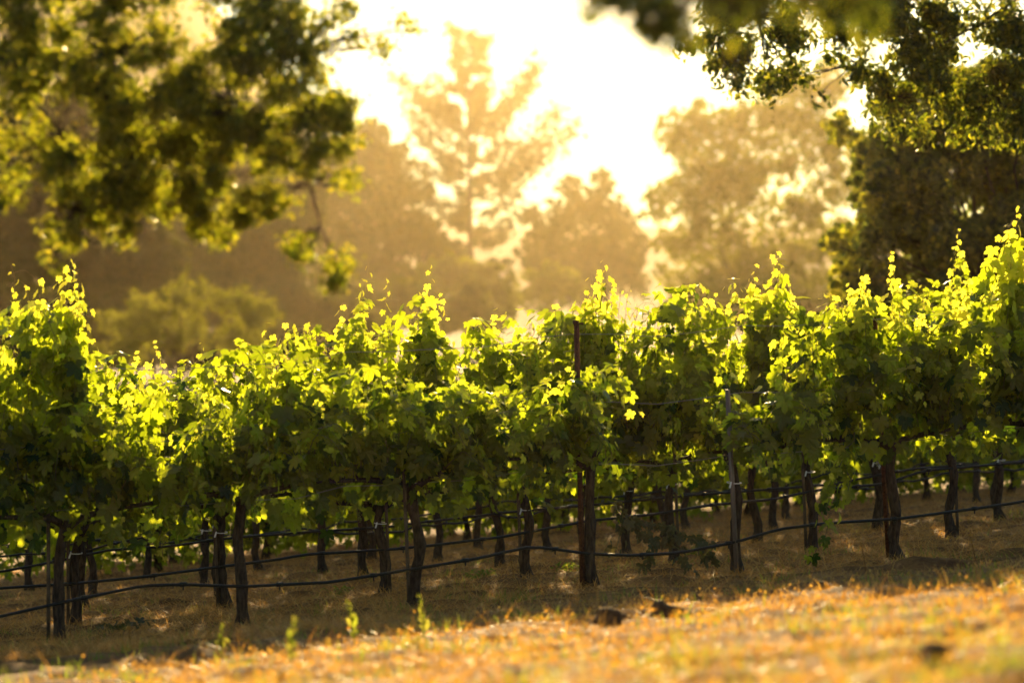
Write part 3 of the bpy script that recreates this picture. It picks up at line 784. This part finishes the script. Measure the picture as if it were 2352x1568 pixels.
def branchy(mb, root_pt, cs, r0, r1, sag=.1, jitter=.04):
    for c, rad in cs:
        a = Vector(root_pt); b = Vector(c); L_ = (b - a).length; pts = []
        off = rv(jitter * L_)
        for i in range(9):
            t = i / 8; q = a.lerp(b, t) + off * math.sin(t * math.pi) + UP * sag * L_ * math.sin(t * math.pi) + rv(.008 * L_ * min(1, t * 3))
            pts.append(q)
        mb.tube(pts, [r0 + (r1 - r0) * (i / 8) ** .6 for i in range(9)], 5)

def tree(name, label, cat, base, blobs, Y, size, per, mat_leaf, tmpl, trunk_r, Yspread, bright=.4, sprig=1, group=None, fork=.35, shell=.5, jitter=.05):
    root = empty(name, base); tag(root, label, cat, group); o = Vector(base)
    nb = len(blobs); blobs = list(blobs) + [(b_[0] + b_[2] * math.cos(a_) * .95, b_[1] - b_[2] * math.sin(a_) * .9, b_[2] * R.uniform(.18, .38), R.uniform(.5, 1.0)) for b_ in blobs for a_ in [R.uniform(-.3, 3.4) for _ in range(3)]]
    lv = Leaves(); cs = crown(lv, blobs, Y, size, per, Yspread, bright, sprig, shell)
    lv.p = [(p[0] - o.x, p[1] - o.y, p[2] - o.z) for p in lv.p]
    cs = [(c - o, r) for c, r in cs]
    mb = MB(); top = max(c.z for c, r in cs); mean = sum((c for c, r in cs), Vector()) / len(cs)
    fk = Vector((mean.x * .5, mean.y * .5, top * fork))
    mb.tube([Vector((0, 0, -.3)), Vector((fk.x * .3, fk.y * .3, fk.z * .4)), fk, fk.lerp(mean, .6)], [trunk_r * 1.3, trunk_r, trunk_r * .8, trunk_r * .5], 9, True, .06)
    branchy(mb, fk, cs[:nb:3], trunk_r * .3, trunk_r * .05, .05)
    mb.build('trunk', M['tree_bark'], root)
    link('crown', lv.mesh('crown', tmpl, (.3, 1.8), jitter), mat_leaf, root)
    return root
def base_at(px, Y):
    x_ = (px - 1176) / F * Y; return (x_, Y, gz(x_, Y))

# overhanging oak, left: trunk out of frame, boughs hang into view
LB = [(40, 40, 80), (110, 120, 70), (60, 200, 50), (20, 240, 40, .7), (230, 20, 40), (170, 190, 45), (240, 100, 45), (225, 190, 45), (260, 300, 50),
 (350, 60, 38, .7), (330, 130, 38, .7), (300, 250, 65), (340, 330, 60), (360, 420, 60), (290, 420, 60), (430, 190, 70), (480, 260, 75, 1.3), (420, 330, 70, 1.2), (500, 380, 60), (440, 450, 50),
 (560, 60, 70), (620, 110, 70, 1.3), (680, 50, 60, 1.3), (560, 170, 60), (640, 190, 60), (700, 150, 50), (560, 300, 60), (620, 340, 55), (700, 270, 55), (780, 240, 48), (740, 330, 45), (690, 400, 40, .8), (800, 330, 30), (790, 410, 24),
 (200, 350, 60), (140, 400, 45), (170, 470, 50), (230, 480, 48), (280, 470, 40), (160, 560, 45, .6), (120, 540, 30, .7), (285, 545, 26), (520, 500, 50), (580, 480, 45), (620, 450, 40, .8), (480, 520, 30),
 (680, 560, 26), (690, 590, 22), (785, 600, 26), (778, 650, 24), (770, 30, 30, .6), (830, 90, 26, .5), (930, 55, 22, .5), (880, 110, 16, .5), (10, 330, 35, .7), (25, 400, 28, .7), (30, 450, 24, .6),
 (-80, 60, 90), (-120, 200, 90), (-60, 330, 60, .7), (100, -60, 90), (300, -60, 80), (500, -60, 90), (680, -60, 70)]
def overhang(label, trunk_xy, fork, blobs, Y, size, per, ysp, bright, limbs, extra=None, mleaf='oak_leaf', sprig=5, lr=.006):
    b = Vector((trunk_xy[0], trunk_xy[1], gz(*trunk_xy))); root = empty('overhanging_oak', b); tag(root, label, 'oak tree')
    blobs = [(bl[0] + R.gauss(0, .55) * bl[2], bl[1] + R.gauss(0, .5) * bl[2], bl[2] * R.uniform(.32, .75), bl[3] if len(bl) > 3 else 1.0) for bl in blobs for _ in range(5)]
    lv = Leaves(); cs = crown(lv, blobs, Y, size, per, ysp, bright, sprig, .55, True)
    lv.p = [(p[0] - b.x, p[1] - b.y, p[2] - b.z) for p in lv.p]
    mb = MB(); fk = Vector(fork) - b
    mb.tube([(0, 0, -.3), fk * .5 + Vector((.1, 0, 0)), fk], [.34, .26, .2], 10, True, .06)
    lp = []
    for l in limbs:
        P = [fk] + [Vector(p) - b for p in l]; lp += P[1:]; Q = []
        for a_, b_ in zip(P[:-1], P[1:]):
            Q += [a_.lerp(b_, t_ / 6) + rv(.022) * (b_ - a_).length * .8 * (1 if t_ else 0) for t_ in range(6)]
        Q.append(P[-1]); mb.tube(Q, [max(.005, .09 * (1 - i / 6)) if i < 6 else lr * (1 - i / len(Q)) + .0045 for i in range(len(Q))], 7, True, .08)
    for c, rad in cs:
        c = c - b; q = min(lp, key=lambda z: (z - c).length); branchy(mb, q, [(c, rad)], .005, .0015, .02, .03)
    mb.build('trunk', M['tree_bark'], root); link('crown', lv.mesh('crown', OAK, (.4, 2.0)), M[mleaf], root)
    return root, mb, b
for _ in range(90):
    x_, y_ = R.uniform(-40, 800), R.uniform(-20, 460)
    if y_ < 470 - .28 * abs(x_ - 400) - (120 if x_ < 90 else 0) - (60 * math.sin(x_ * .02) if x_ > 150 else 0): LB.append((x_, y_, R.uniform(25, 45), .32))
LY = 15.6
overhang('blurred oak boughs hanging into the upper left, yellow-green leaves with dark hearts', (-5.2, 17.6), (-4.0, 16.7, 5.0), LB, LY, .026, 70, .5, .50,
  [[at(-200, -120, LY), at(60, -30, LY), at(268, -10, LY), at(262, 120, LY), at(258, 230, LY), at(300, 380, LY)], [at(-200, -200, LY), at(300, -130, LY), at(560, -20, LY), at(600, 120, LY), at(560, 260, LY), at(520, 420, LY)], [at(600, 0, LY), at(690, 120, LY), at(710, 280, LY), at(715, 420, LY), at(735, 520, LY), at(782, 640, LY)], [at(-250, -60, LY), at(0, 120, LY), at(150, 330, LY), at(170, 480, LY)]])
RB = [(1590, 110, 22, .7), (1650, 60, 45), (1640, 130, 40), (1700, 30, 60, 1.4), (1720, 110, 52, 1.2), (1690, 180, 32, .8), (1760, 170, 40), (1800, 60, 60, 1.5), (1830, 130, 48), (1850, 180, 28, .8), (1770, 200, 22, .7), (1900, 30, 50, 1.6), (1960, 40, 60, 1.6), (1945, 120, 42), (1990, 170, 42), (2030, 60, 70, 1.4), (2100, 50, 70, 1.3), (2060, 150, 60), (2130, 140, 60), (2080, 220, 45), (2020, 240, 36, .8), (2180, 70, 60), (2250, 60, 50, .8), (2310, 80, 55, .8), (2200, 150, 60), (2280, 150, 55), (2330, 170, 50), (2160, 240, 45), (2230, 230, 48), (2300, 230, 48), (2340, 260, 40), (2260, 300, 36, .6), (2330, 310, 30, .6), (2190, 300, 34, .7), (2110, 290, 34, .7), (2040, 290, 26, .6), (2400, 100, 90), (2420, 240, 80), (1760, -50, 70), (1900, -60, 80), (2050, -60, 90), (2200, -60, 90), (2350, -50, 90)]
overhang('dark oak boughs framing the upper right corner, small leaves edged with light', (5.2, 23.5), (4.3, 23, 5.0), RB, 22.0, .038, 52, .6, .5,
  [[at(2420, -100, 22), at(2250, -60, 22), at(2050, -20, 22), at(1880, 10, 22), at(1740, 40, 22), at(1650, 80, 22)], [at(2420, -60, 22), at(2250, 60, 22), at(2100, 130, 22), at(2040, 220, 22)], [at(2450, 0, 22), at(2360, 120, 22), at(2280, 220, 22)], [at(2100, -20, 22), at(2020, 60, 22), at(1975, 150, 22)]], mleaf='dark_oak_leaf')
NB = [(1400, 0, 28, .8), (1460, 5, 28, .6), (1520, 25, 24, .6), (1545, 60, 14, .5), (1640, 0, 50, .8), (1740, -15, 50, 1.1), (1850, -10, 55, 1.2), (1950, -10, 55, 1.1), (1560, -40, 60), (1700, -70, 70), (1850, -80, 80), (1400, -60, 40)]
overhang('heavily blurred near oak twigs along the top edge right of the bright sky', (3.6, 8.6), (2.6, 8.8, 4.4), NB, 9.0, .036, 15, .3, .35,
  [[at(2500, -300, 9), at(2000, -60, 9), at(1800, -10, 9), at(1600, -10, 9), at(1440, 0, 9)]], sprig=4, mleaf='dark_oak_leaf')

# dark live oak on the right
DO = []
for k in range(120):
    px = R.uniform(2030, 2620); lo_ = 180 + abs(px - 2300) * .2; py = R.uniform(lo_, 760); DO.append((px, py, R.uniform(45, 80)))
DO += [(2060, 240, 60), (2150, 180, 60), (2000, 690, 45), (2000, 380, 50), (2040, 330, 55), (2010, 640, 50), (1990, 450, 45), (2100, 330, 60), (2005, 560, 45), (2070, 420, 60), (2060, 520, 60), (2080, 640, 60), (2160, 300, 60), (2230, 330, 70)]
DO += [(1965 + 38 * math.sin(y_ * .019) + 22 * math.sin(y_ * .055) + R.uniform(-22, 55), y_ + R.uniform(-8, 8), R.uniform(12, 34), .55, .9) for y_ in range(290, 760, 9)]  # left-edge clumps take a brighter leaf tint, painting in the sunlit rim
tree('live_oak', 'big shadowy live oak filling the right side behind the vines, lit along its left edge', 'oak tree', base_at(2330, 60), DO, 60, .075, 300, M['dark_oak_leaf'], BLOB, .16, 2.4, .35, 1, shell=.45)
# haze-veiled trees further off
CW = [(1560, 310, 60), (1620, 280, 50), (1680, 330, 80), (1760, 270, 80), (1850, 260, 80), (1900, 340, 80), (1800, 370, 70), (1700, 410, 60), (1600, 380, 60), (1540, 450, 50, .8), (1510, 490, 35, .8), (1600, 480, 55), (1660, 520, 60), (1590, 560, 60), (1540, 560, 40, .7), (1560, 640, 50, .7), (1640, 620, 60), (1720, 580, 60, .7), (1800, 560, 50, .6), (1860, 480, 70), (1900, 560, 70), (1840, 640, 70), (1740, 680, 70), (1640, 700, 60), (1920, 660, 60), (1900, 200, 60), (1820, 190, 50), (1950, 430, 60), (1720, 460, 70, .6), (1780, 500, 60, .5), (1680, 420, 70), (1620, 430, 70), (1760, 620, 70), (1600, 690, 60), (1700, 640, 70), (1500, 440, 22, .6), (1545, 330, 28, .6), (1580, 270, 25, .6), (1960, 560, 60)]
tree('cottonwood', 'airy sunlit tree with several stems right of the hazy gap', 'tree', base_at(1740, 340), CW, 340, .30, 300, M['far_leaf'], BLOB, .30, 3.5, .75, fork=.2)
CO = [(1345, 480, 50), (1290, 500, 50), (1390, 480, 55), (1430, 520, 45), (1250, 540, 40), (1340, 560, 80), (1410, 590, 60), (1270, 610, 60), (1440, 610, 35), (1350, 650, 80), (1310, 432, 30), (1385, 418, 30), (1222, 500, 26), (1470, 560, 30), (1225, 590, 40), (1455, 650, 40)]
tree('round_oak', 'round hazy oak in the middle distance right of the tall pine', 'oak tree', base_at(1345, 480), CO, 480, .45, 330, M['hazy_leaf'], BLOB, .35, 3, .4)
tree('hazy_shrub', 'small pale shrub before the round hazy oak', 'shrub', base_at(1270, 400), [(1230, 650, 35), (1275, 635, 38), (1310, 660, 35), (1260, 690, 45), (1200, 690, 30)], 400, .5, 150, M['far_leaf'], BLOB, .12, 1.5, .6)
LM = [(60, 330, 110), (180, 290, 90), (20, 450, 110), (150, 440, 110), (290, 330, 90), (280, 470, 110), (60, 580, 110), (200, 590, 110), (330, 600, 110)]
tree('hazy_oak', 'broad brown hazy oak at the far left behind the overhanging boughs', 'oak tree', base_at(150, 165), LM, 165, .2, 420, M['hazy_leaf'], BLOB, .4, 4, .3, group='hazy oaks behind the vineyard')
LM2 = [(420, 290, 90), (520, 330, 100), (400, 430, 110), (520, 470, 110), (620, 360, 90), (640, 480, 110), (480, 590, 110), (620, 600, 110)]
tree('hazy_oak', 'hazy oak left of centre, between the far left oak and the pale tree', 'oak tree', base_at(510, 250), LM2, 250, .3, 420, M['hazy_leaf'], BLOB, .4, 4, .3, group='hazy oaks behind the vineyard')
LM3 = [(860, 320, 45), (810, 350, 60), (900, 370, 50), (760, 420, 80), (860, 440, 80), (940, 430, 50), (720, 520, 80), (830, 540, 90), (930, 520, 70), (980, 560, 50), (760, 630, 90), (880, 650, 90), (980, 660, 60)]
tree('hazy_oak', 'pale green hazy tree directly left of the tall pine', 'tree', base_at(840, 420), LM3, 420, .44, 330, M['hazy_leaf'], BLOB, .4, 4, .6, group='hazy oaks behind the vineyard')
LM4 = [(1020, 640, 55), (1090, 650, 60), (1150, 680, 50), (1050, 710, 60), (1130, 720, 50), (960, 700, 60)]
tree('hazy_shrub', 'low hazy thicket at the foot of the tall pine', 'shrub', base_at(1070, 380), LM4, 380, .5, 220, M['far_leaf'], BLOB, .15, 2, .4)
LS = [(x_, 665 + .0011 * (x_ - 410) ** 2 + R.uniform(0, 130), R.uniform(18, 42)) for x_ in [R.uniform(190, 610) for _ in range(44)]]
tree('sunlit_shrub', 'feathery yellow-green shrub behind the vines at left', 'shrub', base_at(400, 130), LS, 130, .15, 200, M['far_leaf'], NEEDLE, .12, 1.6, .85)

tree('hazy_thicket', 'long brown thicket along the foot of the far oaks at left', 'thicket', base_at(350, 240), [(x_, 700 + R.uniform(-25, 25), R.uniform(50, 75)) for x_ in range(-60, 800, 45)] + [(x_, 790, 70) for x_ in range(-60, 900, 60)], 240, .34, 200, M['hazy_leaf'], BLOB, .1, 3, .35)
tree('hazy_thicket', 'hazy thicket below the pale tree and the tall pine', 'thicket', base_at(930, 300), [(x_, 720 + R.uniform(-25, 25), R.uniform(45, 65)) for x_ in range(700, 1150, 38)], 300, .42, 180, M['hazy_leaf'], BLOB, .1, 3, .35)
tree('hazy_thicket', 'sunlit thicket below the airy tree with several stems', 'thicket', base_at(1760, 290), [(x_, 710 + R.uniform(-25, 25), R.uniform(45, 65)) for x_ in range(1570, 2000, 40)], 290, .42, 150, M['far_leaf'], BLOB, .1, 3, .5)

# tall pine
PY = 530
pr = empty('pine_tree', base_at(1080, PY)); tag(pr, 'tall hazy pine with upswept branches in the bright gap', 'pine tree')
o = Vector(pr.location); mb = MB(); lv = Leaves()
ptop = at(1074, 55, PY) - o
mb.tube([(0, 0, -.5), ptop * .3 + Vector((.2, 0, 0)), ptop * .7, ptop], [.55, .42, .2, .05], 8)
s_ = PY / F
BR = [(110, 1108, 100), (150, 1125, 160), (120, 1045, 108), (160, 1038, 150), (210, 1130, 215), (330, 1240, 130), (350, 1225, 180), (300, 1180, 230), (420, 1284, 245), (450, 1322, 282), (430, 1260, 320), (470, 1230, 370), (330, 992, 175), (310, 960, 210), (300, 912, 178), (340, 935, 250), (380, 950, 300), (430, 960, 370), (470, 950, 450), (520, 1000, 480), (500, 1190, 450), (540, 1225, 480), (560, 1160, 540), (600, 1000, 570), (620, 1170, 600), (260, 1010, 240), (250, 1120, 260), (380, 1170, 320), (420, 1010, 360), (560, 970, 530), (640, 1110, 640), (90, 1085, 80), (200, 1030, 200), (640, 1010, 640)]
for (ys, tx, ty) in BR + [(y_, 1075 + R.choice((-1, 1)) * R.uniform(14, 50), y_ - R.uniform(0, 40)) for y_ in range(80, 640, 16)]:
    a = at(1076, ys, PY) - o; b = at(tx, ty, PY + R.uniform(-4, 4)) - o; L_ = (b - a).length; pts = []
    for i in range(9):
        t = i / 8; pts.append(a.lerp(b, t) - UP * .10 * L_ * math.sin(t * math.pi))
    mb.tube(pts, [.14 * (1 - i / 9) + .02 for i in range(9)], 4)
    nn = int(32 + L_ * 20)
    for k in range(nn):
        t = R.uniform(.22, 1) ** .8; i = min(7, int(t * 8)); q = pts[i].lerp(pts[i + 1], t * 8 - i)
        q = q + rv(.30 + .035 * L_)
        lv.add(q, rv(1), UP * .5 + rv(.6), R.uniform(.35, .8), R.random())
mb.build('trunk', M['tree_bark'], pr); link('crown', lv.mesh('crown', NEEDLE), M['needle'], pr)

# ------------------------------------------------------------------ haze: one even box of sunlit dust
hb = MB(); hb.box(-900, 900, -60, 920, -8, 92)
hm, N, L = mat('haze')
out = N.new('ShaderNodeOutputMaterial'); pv = N.new('ShaderNodeVolumePrincipled')
pv.inputs['Color'].default_value = (1.0, .79, .44, 1)
pv.inputs['Density'].default_value = .000033
pv.inputs['Anisotropy'].default_value = .88
L.new(pv.outputs[0], out.inputs['Volume'])
tag(hb.build('haze', hm, smooth=False), kind='stuff')
